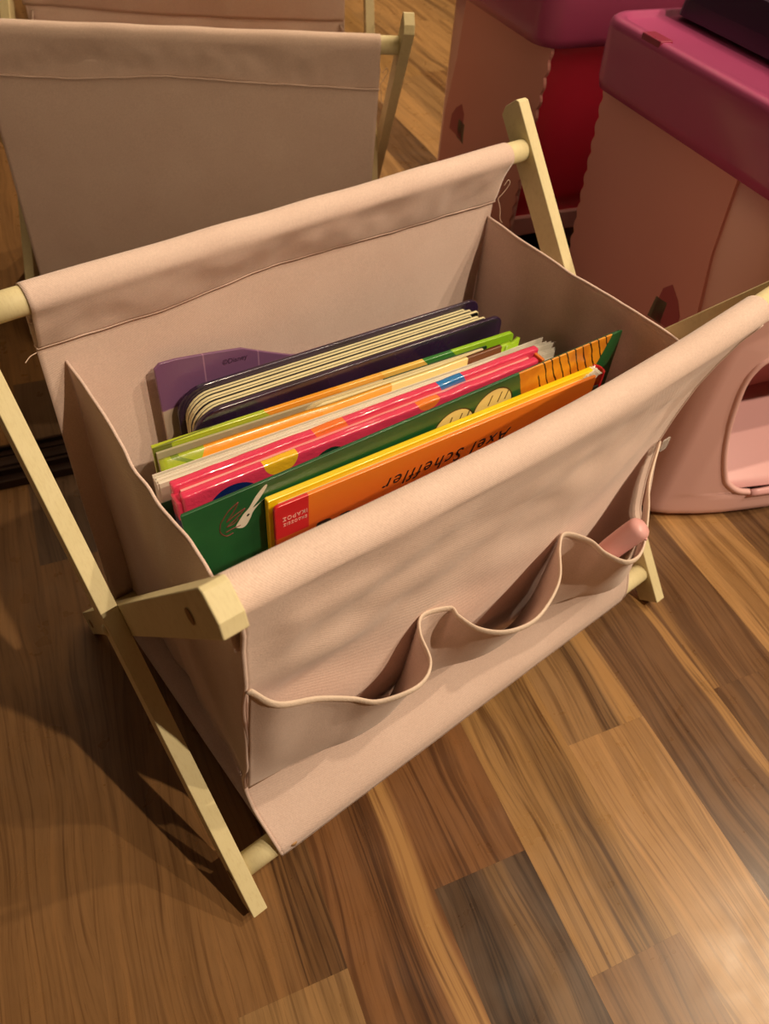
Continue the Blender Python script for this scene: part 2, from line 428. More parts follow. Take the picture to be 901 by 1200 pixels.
# stitched lower edge of the back sleeve: rolled seam inside and outside
for sgn in (-1, 1):
    b = bmesh.new()
    pts = [(x, back_y(x, .272)+sgn*.0016, zb_end(x)+.0006) for x in [.0362+(.3935-.0362)*i/120 for i in range(121)]]
    tube(b, pts, .0008, 8); link('stitched_seam', b, M['cloth'], RK, world=True)
# side panels
def side(name, xs_t, front, sag, topf):
    bm = bmesh.new()
    def fn(u, v):
        # u: 0 back .. 1 front ; v: 0 bottom .. 1 top
        zt = topf(u); z = .021+(zt-.021)*v
        yb_ = back_y(xs_t(0), z)-.001; yf_ = front_y(xs_t(1), max(.03, z))+.001
        y = yb_+(yf_-yb_)*u
        bow = math.sin(PI*u)*math.sin(PI*min(1, v*.9+.1))
        x = xs_t(u)+sag*bow+.0035*nz(y*22, z*8, 30+sag*100)*math.sin(PI*u)+.0016*nz(y*50, z*14, 9)*math.sin(PI*u)
        if xs_t(0) > .2: x += .0135*math.exp(-((u-.68)/.26)**2)*sm((1.02-u)/.2)*(1-.55*sm((z-.235)/.025))*sm(z/.03)
        return (x, y, z)
    grid(bm, fn, 60, 60)
    o = link(name, bm, M['cloth_side'], RK, world=True, solid=.0009, offset=0)
    b = bmesh.new(); tube(b, [Vector(fn(i/50, 1))+Vector((0, 0, .0002)) for i in range(51)], .0010, 8)
    link('hemmed_edge', b, M['cloth_side'], o, world=True)
    return o
topL = lambda u: interp(u, (0, .12, .5, .8, 1), (.2600, .2560, .2490, .2560, .2620))
topR = lambda u: interp(u, (0, .5, 1), (.2590, .2570, .2620))
# hemmed edge is child of the side panel (same origin as the rack)
side('side_panel', lambda u: .0500-.0165*u+.0045*math.sin(PI*u), None, -.004, topL)
side('side_panel', lambda u: .3900-.0165*u, None, .003, topR)

# pockets: wavy bound opening, three bays stitched to the front panel
B = [(.0287, -.1122, .2320), (.0390, -.1190, .2180), (.0600, -.1210, .2030), (.0770, -.1270, .1930), (.0885, -.1353, .19), (.1099, -.1403, .19),
     (.1239, -.1337, .19), (.1312, -.1165, .19), (.1400, -.1085, .1905), (.1558, -.1135, .19), (.1560, -.1207, .19), (.1594, -.1331, .19), (.1695, -.1431, .19), (.1852, -.1477, .19),
     (.2016, -.1453, .19), (.2222, -.1363, .19), (.2400, -.1200, .19), (.2508, -.1145, .1905), (.2597, -.1269, .19), (.2600, -.1400, .19), (.2662, -.152, .19),
     (.2817, -.1509, .19), (.3099, -.1330, .19), (.3330, -.1160, .19), (.3690, -.0965, .1915)]
NB = 8
Bs = spline(B, NB)
knotx = [(0, .0305), (8, .14), (17, .2508), (24, .3745)]         # binding index -> x where the bay meets the bottom seam
low_x = lambda s: interp(s, (0, 2, 5, 8, 12, 15, 17, 20, 22, 24), (.0292, .055, .100, .138, .190, .230, .2508, .305, .335, .3740))
def low_pt(s):
    x = low_x(s); y = interp(x, (.0305, .065, .123, .174, .237, .290, .332, .376), (-.0925, -.0955, -.099, -.0965, -.1035, -.1095, -.1245, -.1150))
    return Vector((x, y-.0008, .085))
NS = len(Bs)-1
def pk(u, v):
    t = u*NS; i = min(int(t), NS-1); f = t-i; top = Bs[i]*(1-f)+Bs[i+1]*f
    s = t/NB; lo = low_pt(s)
    p = top*v+lo*(1-v)
    bay = max(0, math.sin(PI*(s/8 if s < 8 else (s-8)/9 if s < 17 else (s-17)/7)))
    # cloth hangs: bulges low in each bay
    p.y -= .010*bay*math.sin(PI*v)**1.0*(1-v)*1.2
    p.y += .0012*nz(p.x*40, p.z*25, 12)*math.sin(PI*v)
    p.y = min(p.y, front_y(p.x, p.z)-.0009)
    return p
bm = bmesh.new(); grid(bm, pk, 192, 24)
pocket = link('pocket_strip', bm, M['cloth'], RK, world=True, solid=.0008, offset=0)
b = bmesh.new()
# tape binding: flattened tube
pts = [p+Vector((0, 0, .0006)) for p in Bs]
rings = []
for i, p in enumerate(pts):
    t = (pts[min(i+1, NS)]-pts[max(i-1, 0)]).normalized(); s_ = t.cross(Vector((0, 0, 1))).normalized(); u_ = s_.cross(t)
    rings.append([b.verts.new(p+s_*.0010*math.cos(2*PI*k_/10)+u_*.0024*math.sin(2*PI*k_/10)) for k_ in range(10)])
for a, c in zip(rings, rings[1:]):
    for k_ in range(10): b.faces.new((a[k_], a[(k_+1) % 10], c[(k_+1) % 10], c[k_]))
b.faces.new(rings[0]); b.faces.new(rings[-1][::-1])
bo = link('pocket_binding', b, M['bind'], RK, world=True)
# side flange seam on the front left edge and right edge
for sd, xf in (('L', xl), ('R', xr)):
    b = bmesh.new()
    tube(b, [(xf(h)+(-.0004 if sd == 'L' else .0004), front_y(xf(h), h), h-sag(xf(h))*sm((h-.2)/.1)) for h in [.03+.272*i/60 for i in range(61)]], .0012, 8, up=(1, 0, 0))
    link('piped_edge', b, M['cloth'], RK, world=True)
# folded hem corner at lower left of front, loose threads, clear tag
b = bmesh.new()
tube(b, spline([(.0355, .116, .2725), (.031, .113, .2735), (.027, .110, .2728)], 6), .00025, 6)
link('loose_thread', b, M['thread'], RK, world=True); b = bmesh.new()
tube(b, spline([(.3945, .1135, .274), (.3985, .112, .279), (.402, .111, .285), (.400, .1115, .288), (.397, .112, .284)], 6), .00028, 6)
link('loose_thread', b, M['thread'], RK, world=True); b = bmesh.new()
tube(b, spline([(.3945, .1135, .274), (.3965, .111, .266), (.397, .110, .259), (.3995, .109, .255)], 6), .00028, 6)
link('loose_thread', b, M['thread'], RK, world=True)
k = NT('clear_plastic'); k.base((.95, .95, .93, 1)); k.rough(.15); k.p.inputs['Transmission Weight'].default_value = .75; k.p.inputs['IOR'].default_value = 1.4; M['clear'] = k.m
b = bmesh.new(); prism(b, rrect(.3705, .3785, .1835, .1945, (.002, .002, .001, .001)), -.0985, -.0975); b2 = b
link('clear_tag', b, M['clear'], RK, world=True, smooth=False)
b = bmesh.new(); tube(b, [(.0415, -.1212, .0345), (.0415, -.1222, .0348)], .0022, 14)
link('stain_spot', b, plain('tan_stain', srgb(206, 160, 110), .9), RK, world=True)

# pink toy handle in the right hand pocket
TO = empty('toy_spoon', 'pale pink plastic toy with rounded handle poking out of the right-hand fabric pocket', 'toy', (.26, -.135, .185))
k = NT('soft_pink_plastic'); k.base((.80, .43, .42, 1)); k.rough(.42); k.p.inputs['Subsurface Weight'].default_value = .15; k.p.inputs['Subsurface Radius'].default_value = (.01, .005, .004); M['pinkpl'] = k.m
b = bmesh.new(); p0 = Vector((.2690, -.1310, .166)); p1 = Vector((.2860, -.1440, .2050)); pts = []; rr = []
for i in range(25):
    t = i/24; pts.append(p0.lerp(p1, t)+Vector((0, 0, .002*math.sin(PI*t))))
    rr.append(.0074*math.sqrt(max(.004, 1-max(0, (t-.86)/.14)**2))*math.sqrt(max(.01, 1-max(0, (.1-t)/.1)**2))*(.93+.1*t))
tube(b, pts, rr, 24); link('grip', b, M['pinkpl'], TO, world=True)
b = bmesh.new()
c = p0.lerp(p1, .93)+Vector((-.0015, -.0062, -.004)); bmesh.ops.create_icosphere(b, subdivisions=2, radius=.0011, matrix=Matrix.Translation(c)); link('mould_nub', b, M['pinkpl'], TO, world=True)

# ------------------------------------------------------------------ books
ZF = .0205
def book_root(name, label, p0, p1, z=ZF, group='picture books standing in the fabric rack'):
    a = math.atan2(p1[1]-p0[1], p1[0]-p0[0]); return empty(name, label, 'book', (p0[0], p0[1], z), a, group)
def board(name, par, pts, y0, y1, mat, bevel=.0007, smooth=False):
    b = bmesh.new(); prism(b, pts, y0, y1); return link(name, b, mat, par, smooth=smooth, bevel=bevel)
def glossy(k, r=.22, coat=.5):
    k.rough(r); k.p.inputs['Coat Weight'].default_value = coat; k.p.inputs['Coat Roughness'].default_value = .12
    k.bump(k.noise(k.obj(), 260, 3, .6), .12, .0008)
def text(name, body, par, loc, rot, size, mat, shear=0, ext=.00012, space=1):
    cu = bpy.data.curves.new(name, 'FONT'); cu.body = body; cu.size = size; cu.extrude = ext; cu.shear = shear; cu.space_character = space
    cu.align_x = 'CENTER'; cu.align_y = 'CENTER'; cu.resolution_u = 3
    t = bpy.data.objects.new(name, cu); COL.objects.link(t)
    dg = bpy.context.evaluated_depsgraph_get(); me = bpy.data.meshes.new_from_object(t.evaluated_get(dg))
    bpy.data.objects.remove(t); me.transform(Matrix.Translation(loc) @ rot)
    o = bpy.data.objects.new(name, me); COL.objects.link(o); o.parent = par; me.materials.clear(); me.materials.append(mat); return o
UPR = Matrix.Rotation(PI/2, 4, 'X')                                   # upright, read from the front (-y)
UPSIDE = Matrix.Rotation(PI, 4, 'Y') @ UPR

# 1 purple tile-patterned cover at the back (thin)
r = book_root('picture_book', 'thin purple tile-patterned book at the very back, left corner showing above its neighbour', (.0975, .1105), (.30, .1085))
k = NT('purple_tiles'); x, y, z = k.xyz(k.obj())
c = srgb(122, 84, 122)
lines = k.math('MAXIMUM', k.rng(k.math('MODULO', k.math('ADD', x, .0075), .0405), 0, .0010), k.math('MAXIMUM', k.rng(z, .1835, .1846), k.rng(z, .1570, .1581)))
c = k.mix(lines, c, srgb(160, 120, 150)); c = k.mix(k.math('MULTIPLY', k.rng(z, .158, .184), k.math('LESS_THAN', x, .0335)), c, srgb(186, 166, 150)); k.base(c); glossy(k, .35, .2); pm = k.m
top = [(0, .0178), (.2, .0178), (.2, .160), (.15, .170), (.10, .1900), (.081, .2000), (.062, .2105), (.04, .2155), (.015, .2205), (.004, .2215), (0, .2185)]
board('cover', r, top, -.0022, 0, pm, .0005)
text('small_print', '©Disney', r, Vector((.0560, -.00225, .2040)), UPR @ Matrix.Rotation(-.10, 4, 'Z'), .0054, plain('dark_violet_ink', srgb(60, 34, 60), .6))

# 2 black board book with rounded corners
r = book_root('board_book', 'thick dark board book with rounded corners and cream pages, second from the back', (.105, .1035), (.351, .0775))
H = .222-ZF; Lb = .2475
k = NT('dark_purple_gloss'); k.base(k.mix(k.maprange(k.noise(k.obj(), 14, 2), .4, .6), srgb(34, 22, 38), srgb(52, 34, 66))); glossy(k, .2, .6); dk = k.m
board('back_cover', r, rrect(0, Lb, 0, H, (.012, .004, .010, .020)), -.0030, 0, dk, .0010)
board('front_cover', r, rrect(.0, Lb+.004, 0, H-.002, (.012, .004, .008, .020)), -.0272, -.0236, dk, .0010)
blk = plain('black_page_edge', srgb(20, 16, 16), .5)
gsm = plain('olive_page_edge', srgb(150, 142, 96), .6)
yy = -.0034
for i in range(7):
    th = (.0018, .0017, .0022, .0016, .0020, .0017, .0018)[i]
    e = .232+(i % 3)*.004; s_ = .0032+abs(i-3)*.0003
    board('board_page', r, rrect(s_, e, .001, H-.0042, (.012, .001, .002, .019)), yy-th, yy, M['paper'], .0003)
    if i in (1, 4): board('page_print', r, rrect(s_+.0004, e-.004, .001, H-.0050, (.012, .001, .002, .019)), yy-th-.0005, yy-th, gsm, 0)
    g = (.0006, .0013, .0004, .0014, .0005, .0012, .0004)[i]
    board('page_print', r, rrect(s_+.0002, e-.001, .001, H-.0043, (.012, .001, .002, .019)), yy-th-g-.0003, yy-th-.0001 if i not in (1, 4) else yy-th-.0005, blk, 0)
    yy -= th+g+.0003
    if i in (1, 4): yy -= .0002
board('spine', r, rrect(Lb-.0055, Lb-.0030, 0, H-.014, (0, 0, 0, 0)), -.0240, -.0030, dk, .0006)

# 3 lime / orange hardback
r = book_root('hardback_book', 'lime green and orange hardback with cream pages behind the pink book', (.0740, .0775), (.354, .0412))
H = .2115-ZF
k = NT('lime_orange_back'); x, y, z = k.xyz(k.obj()); lime, oran, gren = srgb(176, 196, 44), srgb(240, 160, 40), srgb(52, 128, 52)
xx = k.math('ADD', x, k.math('MULTIPLY', k.math('SUBTRACT', z, H), .9))
c = k.ramp(k.math('MULTIPLY', xx, 1/.29), [(0, lime), (.075/.29, oran), (.130/.29, srgb(240, 176, 70)), (.165/.29, srgb(244, 200, 96)), (.2/.29, gren), (.225/.29, srgb(150, 200, 40))], True)
c = k.mix(k.rng(k.math('ADD', x, k.math('MULTIPLY', y, -14)), .043, .060), c, srgb(110, 122, 40)); k.base(c); glossy(k); m1 = k.m
board('back_cover', r, rrect(0, .283, 0, H, (0, 0, .004, 0)), -.0034, 0, m1)
board('endpaper', r, rrect(.0015, .250, .001, H-.0035), -.0056, -.0038, plain('grey_endpaper', srgb(176, 168, 138), .7), .0003)
k = NT('lime_orange_front'); x, y, z = k.xyz(k.obj())
c = k.ramp(k.math('MULTIPLY', x, 1/.29), [(0, oran), (.11/.29, srgb(240, 170, 60)), (.165/.29, srgb(240, 216, 140)), (.231/.29, srgb(112, 66, 34)), (.262/.29, srgb(160, 204, 44))], True)
dz = k.math('ADD', x, k.math('MULTIPLY', k.math('SUBTRACT', z, H), -.35))
c = k.mix(k.math('MULTIPLY', k.math('LESS_THAN', dz, .0285), k.math('GREATER_THAN', z, H-.017)), c, srgb(166, 186, 52))
lf = k.math('ABSOLUTE', k.math('ADD', k.math('SUBTRACT', x, .020), k.math('MULTIPLY', k.math('SUBTRACT', z, H-.008), 1.3)))
c = k.mix(k.math('LESS_THAN', lf, .0025), c, srgb(120, 146, 50))
c = k.mix(k.circ(x, z, .080, H-.0085, .003, 1.4), c, srgb(90, 50, 40)); k.base(c); glossy(k); m2 = k.m
b = bmesh.new(); n = 40
def lf_(u, v):
    return (u*.272, -.0160+.0048*u-.0010*math.sin(PI*u)-.0012*sm((u-.35)/.1)+.0006*nz(u*6, v*3, 2), v*H)
grid(b, lf_, 60, 6); link('front_cover', b, m2, r, solid=.0032, offset=0)
b = bmesh.new(); grid(b, lambda u, v: (.266+.0165*u, -.0134+.0045*u*u, v*(H-.001)), 10, 4)
link('jacket_flap', b, plain('lime_flap', srgb(160, 204, 44), .3, coat=.4), r, solid=.0028, offset=0)
for i in range(3):
    board('page_block', r, rrect(.098+.004*i, .252-.008*i, .001, H-.0030-.0003*i, (0, 0, .002, .016)), -.0082-.0023*i+.0008, -.0059-.0023*i+.0004, M['pages'] if i != 1 else M['paper'], .0004)
board('hinge_strip', r, rrect(.165, .256, .02, H-.0022, (0, 0, .002, 0)), -.0066+.0009, -.0052, plain('dark_green_hinge', srgb(24, 62, 36), .5), .0003)

# 4 white-paged paperback
r = book_root('paperback_book', 'slim paperback with fanned white pages and dark green cover behind the pink book', (.0645, .0572), (.387, .0212))
H = .2070-ZF
b = bmesh.new()
for i in range(9):
    def pg(u, v, i=i):
        f = sm((u-.75)/.25); x = u*(.318-.0025*abs(i-3)); y = -.0009*i-.0002-f*(.0016*(i-1))+.0008
        return (x, y, v*(H-.0012*((i*5) % 3)-.002*f*i/4))
    grid(b, pg, 30, 2)
link('page_block', b, M['paper_white'], r, solid=.00045, offset=0, smooth=False)
board('page_core', r, rrect(.001, .262, 0, H-.0008), -.0078, -.0004, M['pages_white'], .0003)
board('back_cover', r, rrect(-.0005, .322, 0, H-.016, (0, 0, .003, 0)), -.0215+.0125, -.0095+.001, plain('deep_green_card', srgb(30, 72, 46), .4), .0003)

# 5 pink dotted padded hardback
r = book_root('padded_book', 'glossy pink padded book with coloured dots, in the middle of the row', (.0651, .0352), (.3433, .0105))
H = .2212-ZF
def pinkm(name, dots, patch=None):
    k = NT(name); x, y, z = k.xyz(k.obj()); c = srgb(226, 62, 98)
    for cx, cz, rr_, col in dots: c = k.mix(k.circ(x, z, cx, cz, rr_), c, col)
    for a0, a1, col in (patch or []): c = k.mix(k.rng(k.math('ADD', x, k.math('MULTIPLY', k.math('SUBTRACT', z, H), .5)), a0, a1), c, col)
    k.base(c); k.rough(.16); k.p.inputs['Coat Weight'].default_value = .8; k.p.inputs['Coat Roughness'].default_value = .06
    k.bump(k.noise(k.comb(k.math('MULTIPLY', x, 1), k.math('MULTIPLY', y, 1), k.math('MULTIPLY', z, 1)), 190, 4, .7), .55, .0014); return k.m
pb = pinkm('pink_dotted_back', [], [(.093, .116, srgb(240, 120, 50)), (.190, .211, srgb(30, 120, 190))])
pf = pinkm('pink_dotted_front', [(.0650, H-.001, .0115, srgb(240, 190, 40)), (.0330, H-.0235, .0175, srgb(20, 40, 100)), (.1750, H+.002, .0095, srgb(246, 130, 50)), (.0990, H-.0200, .0130, srgb(16, 60, 44))])
def padded(name, x0, x1, z1, y0, y1, mat):
    # soft padded slab: rounded edges with small dents
    b = bmesh.new(); box(b, x0, x1, y0, y1, 0, z1)
    bmesh.ops.subdivide_edges(b, edges=[e for e in b.edges if abs(e.verts[0].co.x-e.verts[1].co.x) > .1], cuts=60, use_grid_fill=True)
    bmesh.ops.subdivide_edges(b, edges=[e for e in b.edges if abs(e.verts[0].co.z-e.verts[1].co.z) > .1], cuts=24, use_grid_fill=True)
    bmesh.ops.bevel(b, geom=[e for e in b.edges if len(e.link_faces) == 2 and e.calc_face_angle(0) > 1], offset=.0021, segments=4, profile=.6, affect='EDGES')
    for v in b.verts:
        if v.co.z > z1-.02: v.co.z += .0005*nz(v.co.x*60, v.co.y*90, 4); v.co.y += .0005*nz(v.co.x*70, v.co.z*60, 7)
    return link(name, b, mat, r)
padded('back_cover', .0, .280, H, -.0062, 0, pb)
fr = padded('front_cover', .002, .272, H-.0012, -.0158, -.0098, pf)
padded('hinge', -.0012, .0075, H-.0065, -.0135, -.0030, pinkm('pink_hinge', [(.003, H-.035, .014, srgb(20, 50, 110))]))
board('page_block', r, rrect(.004, .270, .001, H-.0042), -.0100, -.0060, M['pages_pink'], .0004)
board('spine', r, rrect(.2755, .2785, .004, H-.0030), -.0150, -.0035, plain('orange_spine', srgb(222, 120, 40), .3, coat=.5), .0008)
board('headband', r, rrect(.2700, .2760, .004, H-.0062), -.0140, -.0045, plain('brown_hinge', srgb(120, 56, 30), .5), .0006)

# 6 dark green tiger-striped book
r = book_root('picture_book', 'dark green picture book with orange tiger stripes and cream paws, second from the front', (.0590, -.0052), (.3810, -.0322))
r.matrix_basis = r.matrix_basis @ Matrix.Rotation(-.028, 4, 'Y')
H = .2362-ZF; HT = .2362
k = NT('green_tiger_cover'); x, y, z = k.xyz(k.obj()); zz = k.math('ADD', z, ZF)
wob = k.math('MULTIPLY', k.math('SUBTRACT', k.noise(k.comb(k.math('MULTIPLY', x, 60), 0, k.math('MULTIPLY', zz, 60)), 1, 2), .5), .010)
green = k.mix(k.maprange(k.noise(k.obj(), 18, 3), .3, .7), srgb(18, 78, 44), srgb(34, 100, 52))
xt = k.math('ADD', x, wob)
tig = k.math('MULTIPLY', k.math('GREATER_THAN', xt, k.math('SUBTRACT', .2390, k.math('MULTIPLY', k.math('SUBTRACT', zz, .22), .35))), k.math('LESS_THAN', x, k.math('ADD', .3180, k.math('MULTIPLY', k.math('SUBTRACT', zz, HT), .35))))
tig = k.math('MULTIPLY', tig, k.math('GREATER_THAN', k.math('ADD', zz, wob), .170))
c = k.mix(tig, green, k.mix(k.maprange(k.noise(k.obj(), 60, 2), .4, .6), srgb(236, 160, 34), srgb(214, 132, 30)))
sp = k.math('MODULO', k.math('ADD', k.math('ADD', x, k.math('MULTIPLY', zz, .45)), k.math('MULTIPLY', wob, .5)), .0072)
c = k.mix(k.math('MULTIPLY', k.math('MULTIPLY', tig, k.math('LESS_THAN', sp, .0012)), k.math('GREATER_THAN', x, .252)), c, srgb(40, 22, 12))
for cx, cz, rr_ in ((.1830, .2110, .0165), (.2150, .2150, .0160)):
    c = k.mix(k.circ(x, zz, cx, cz, rr_+.0010), c, srgb(40, 26, 14)); c = k.mix(k.circ(x, zz, cx, cz, rr_), c, srgb(232, 214, 140))
    for dx in (-.006, .002, .008):
        c = k.mix(k.math('MULTIPLY', k.rng(k.math('SUBTRACT', x, k.math('MULTIPLY', zz, .3)), cx+dx-cz*.3, cx+dx+.0010-cz*.3), k.rng(zz, cz+.004, cz+.012)), c, srgb(60, 40, 20))
k.base(c); glossy(k, .35, .2); gm = k.m
board('front_cover', r, rrect(0, .328, 0, H, (0, 0, .001, .001)), -.0020, -.0006, gm, .0004)
board('back_cover', r, rrect(.001, .3275, 0, H-.0012), -.0001, .0012, plain('bottle_green_card', srgb(30, 74, 44), .4), .0004)
board('worn_edge', r, rrect(.0005, .3278, .0004, H-.0008), -.0006, -.0001, plain('scuffed_card', srgb(190, 180, 150), .8), .0002)
# rabbit and hand drawing
def blob(name, pts, y, mat, th=.00012):
    pts = [(p.x, p.z) for p in spline([(a, 0, b_) for a, b_ in pts]+[(pts[0][0], 0, pts[0][1])], 5)[:-1]]
    b = bmesh.new(); prism(b, pts, y-th, y); return link(name, b, mat, r, smooth=False)
wht = plain('white_ink', srgb(226, 220, 204), .5); ink = plain('black_ink', srgb(18, 16, 14), .5); redl = plain('dull_red_ink', srgb(126, 52, 50), .5)
q = HT-ZF
blob('rabbit_print', [(.0305, q-.0235), (.0290, q-.0265), (.0325, q-.0290), (.0355, q-.0280), (.0385, q-.0235), (.0405, q-.0195), (.0450, q-.0150), (.0500, q-.0120), (.0465, q-.0140), (.0405, q-.0165), (.0455, q-.0110), (.0505, q-.0040), (.0490, q-.0030), (.0430, q-.0085), (.0385, q-.0150), (.0345, q-.0185)], -.0020, wht)
blob('rabbit_eye', [(.0362, q-.0208), (.0372, q-.0196), (.0382, q-.0202), (.0370, q-.0214)], -.00213, ink)
def line_print(name, pts, rad, mat, y=-.0021):
    b = bmesh.new(); P = spline([(a, y, b_) for a, b_ in pts], 6); tube(b, P, rad, 6); return link(name, b, mat, r)
for ln in ([(.0205, q-.0180), (.0195, q-.0245), (.0225, q-.0300), (.0270, q-.0300)], [(.0205, q-.0180), (.0260, q-.0110), (.0325, q-.0070)], [(.0325, q-.0070), (.0290, q-.0130), (.0240, q-.0190)],
           [(.0240, q-.0190), (.0300, q-.0160), (.0360, q-.0140)], [(.0360, q-.0140), (.0310, q-.0185), (.0235, q-.0230)], [(.0235, q-.0230), (.0280, q-.0225), (.0310, q-.0200)], [(.0225, q-.0270), (.0270, q-.0262), (.0320, q-.0262)]):
    line_print('hand_outline_print', ln, .0003, redl)

# 7 yellow / orange hardback
r = book_root('hardback_book', 'orange and yellow hardback nearest the front, upside down with handwriting-style lettering', (.1005, -.0115), (.3510, -.0345))
H = .2265-ZF; Y1_ = -.0074
yel = NT('yellow_cover'); yel.base(srgb(250, 214, 20)); glossy(yel, .25, .5)
k = NT('orange_red_cover'); x, y, z = k.xyz(k.obj()); zz = k.math('ADD', z, ZF)
w_ = k.math('MULTIPLY', k.math('SUBTRACT', k.noise(k.comb(k.math('MULTIPLY', x, 30), 0, k.math('MULTIPLY', zz, 30)), 1, 2), .5), .012)
c = k.ramp(k.maprange(k.math('ADD', zz, w_), .14, .23), [(0, srgb(150, 34, 20)), (.45, srgb(196, 62, 26)), (.80, srgb(230, 116, 34)), (1, srgb(240, 136, 40))])
c = k.mix(k.math('MULTIPLY', k.math('LESS_THAN', x, .0228), k.math('GREATER_THAN', zz, .1985)), c, srgb(208, 34, 42))
k.base(c); glossy(k, .25, .5); orm = k.m
board('back_cover', r, rrect(0, .2520, 0, H), -.0045, 0, yel.m, .0008)
def ofront(u, v): return (.001+u*.2485, Y1_-.0008*math.sin(PI*u)*0, v*(H-.001))
board('front_cover', r, rrect(.0010, .2500, 0, H-.0008, (0, 0, .001, .003)), Y1_-.0028, Y1_, orm, .0008)
board('page_block', r, rrect(.0060, .2485, .001, H-.0040), Y1_, -.0045, M['pages'], .0003)
rs = plain('red_spine', srgb(200, 30, 40), .25, coat=.6)
b = bmesh.new()
def spn(u, v):
    a = -PI/2+PI*u; return (.2540+.0030*math.cos(a)+.001, (Y1_-.0030)/2+.0048*math.sin(a)-.0003, v*(H+.0005))
grid(b, spn, 12, 4); link('spine', b, rs, r, solid=.0016, offset=0)
b = bmesh.new()
def crumple(u, v):
    return (.2430+.0115*u, -.0005-.0095*v+.0012*nz(u*5, v*6, 3), H-.0035+.0035*u+.0018*nz(u*7, v*9, 1))
grid(b, crumple, 12, 12); link('torn_headband', b, M['paper_white'], r, solid=.0004, offset=0)
board('spine_print', r, rrect(.2495, .2545, H-.022, H-.010), Y1_-.0031, Y1_-.0020, plain('black_white_print', srgb(40, 40, 34), .5), .0003)
fy = Y1_-.00290
black = plain('brown_black_ink', srgb(44, 20, 12), .5); pinkw = plain('pale_pink_ink', srgb(240, 190, 180), .5)
text('author_lettering', 'Axel Scheffler', r, Vector((.1260, fy, .2068-ZF)), UPSIDE, .0142, black, .35, space=1.22)
text('publisher_lettering', 'ΙΚΑΡΟΣ', r, Vector((.0138, fy, .2140-ZF)), UPSIDE, .0042, pinkw, space=1.1)
text('publisher_lettering', 'ΕΚΔΟΣΕΙΣ', r, Vector((.0138, fy, .2092-ZF)), UPSIDE, .0030, pinkw, space=1.1)
# dark title strokes that peep above the cloth, and a furry outline at the left
def blob2(name, pts, mat): return blob(name, pts, fy, mat)
for i, (cx, cz, w2, h2) in enumerate(((.033, .1935, .010, .005), (.048, .1915, .008, .006), (.062, .1900, .008, .006), (.078, .1900, .006, .005), (.094, .191, .0055, .0035))):
    blob2('title_stroke', [(cx-w2/2, cz-ZF-h2*2), (cx-w2/2, cz-ZF+h2*.6), (cx-w2*.2, cz-ZF+h2), (cx+w2*.5, cz-ZF+h2*.7), (cx+w2*.5, cz-ZF-h2*2)], black)
line_print('fur_outline', [(.0020, .1780-ZF), (.0060, .1800-ZF), (.0110, .1850-ZF), (.0170, .1865-ZF), (.0210, .1880-ZF)], .0005, plain('cream_ink', srgb(220, 190, 150), .5), fy)
line_print('fur_outline', [(.0010, .1755-ZF), (.0050, .1770-ZF), (.0110, .1820-ZF), (.0170, .1840-ZF), (.0220, .1850-ZF)], .0014, black, fy+.0004)

# ------------------------------------------------------------------ pink toy unit by the mirror
TY = mempty('toy_play_unit', 'large pink plastic toy unit with magenta rim, standing on the floor against the mirror', 'toy', .5, -.17)
TI = TY.matrix_basis.inverted(); MM = Matrix.Translation(MLOC) @ Matrix.Rotation(MA, 4, 'Z')
def tlink(name, bm, mat, parent=TY, **kw):
    for v in bm.verts: v.co = v.co-Vector((.5, -.17, 0))
    return link(name, bm, mat, parent, **kw)
def pl(name, c, rough=.4, ss=0, trans=0, sp=.5):
    k = NT(name); k.base(c); k.rough(rough); k.p.inputs['Specular IOR Level'].default_value = sp
    if trans: k.p.inputs['Transmission Weight'].default_value = trans
    k.bump(k.noise(k.obj(), 300, 2), .03, .0005); return k.m
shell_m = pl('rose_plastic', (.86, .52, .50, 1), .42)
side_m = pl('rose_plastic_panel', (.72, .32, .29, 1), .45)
mag_m = pl('magenta_plastic', (.40, .065, .17, 1), .25)
red_m = pl('red_plastic', (.85, .04, .10, 1), .35)
lp_m = pl('pale_pink_plastic', (.78, .42, .43, 1), .4)
dp_m = pl('coral_pink_plastic', (.72, .24, .26, 1), .4)
XS, XE = .487, .95
FX = (.4868, .490, .498, .523, .57, .622, .7185); FV = (-.220, -.242, -.262, -.274, -.287, -.296, -.300)
cutp = [(.5460, .2010), (.5270, .1930), (.5205, .1810), (.5190, .1670), (.5210, .1450), (.5250, .1210), (.5340, .0900), (.5470, .0590), (.5550, .0480), (.5670, .0390), (.5800, .0350), (.6000, .0335), (.7185, .032)]
# front shell as a wall around the front, with the opening left out
def ext(x, h):
    """y of the shell front at x"""
    xm = x if x <= .7185 else 1.437-x
    y = interp(xm, FX, FV)
    return y+.006*math.sin(PI*min(1, h/.32))*sm(1-abs(h-.16)/.16)*0+(.012*sm(1-h/.012)**2)
def cut_l(h):
    """left edge x of the opening at height h or None"""
    if h < .032 or h > .2035: return None
    zs = [c_[1] for c_ in cutp][::-1]; xs = [c_[0] for c_ in cutp][::-1]
    if h > .201: return .5460+(h-.201)*12
    return interp(h, zs, xs)
bm = bmesh.new()
cols = [(-1, i) for i in range(1)]
def shell_pt(s, h):
    """s<0: left side wall going back; s>=0: along the front (x offset from XS)"""
    inset = .010*sm(1-h/.014)**2
    if s < 0: return (XS+inset, -.220-s*1.0, h)
    x = XS+s
    return (min(x, XE-.0)+inset*(1-min(1, s/.02)), ext(x, h), h)
hs = [0, .002, .005, .009, .014, .02, .026]+[.032+.171*i/57 for i in range(58)]+[.208, .215, .235, .26, .29, .322]
rows = []
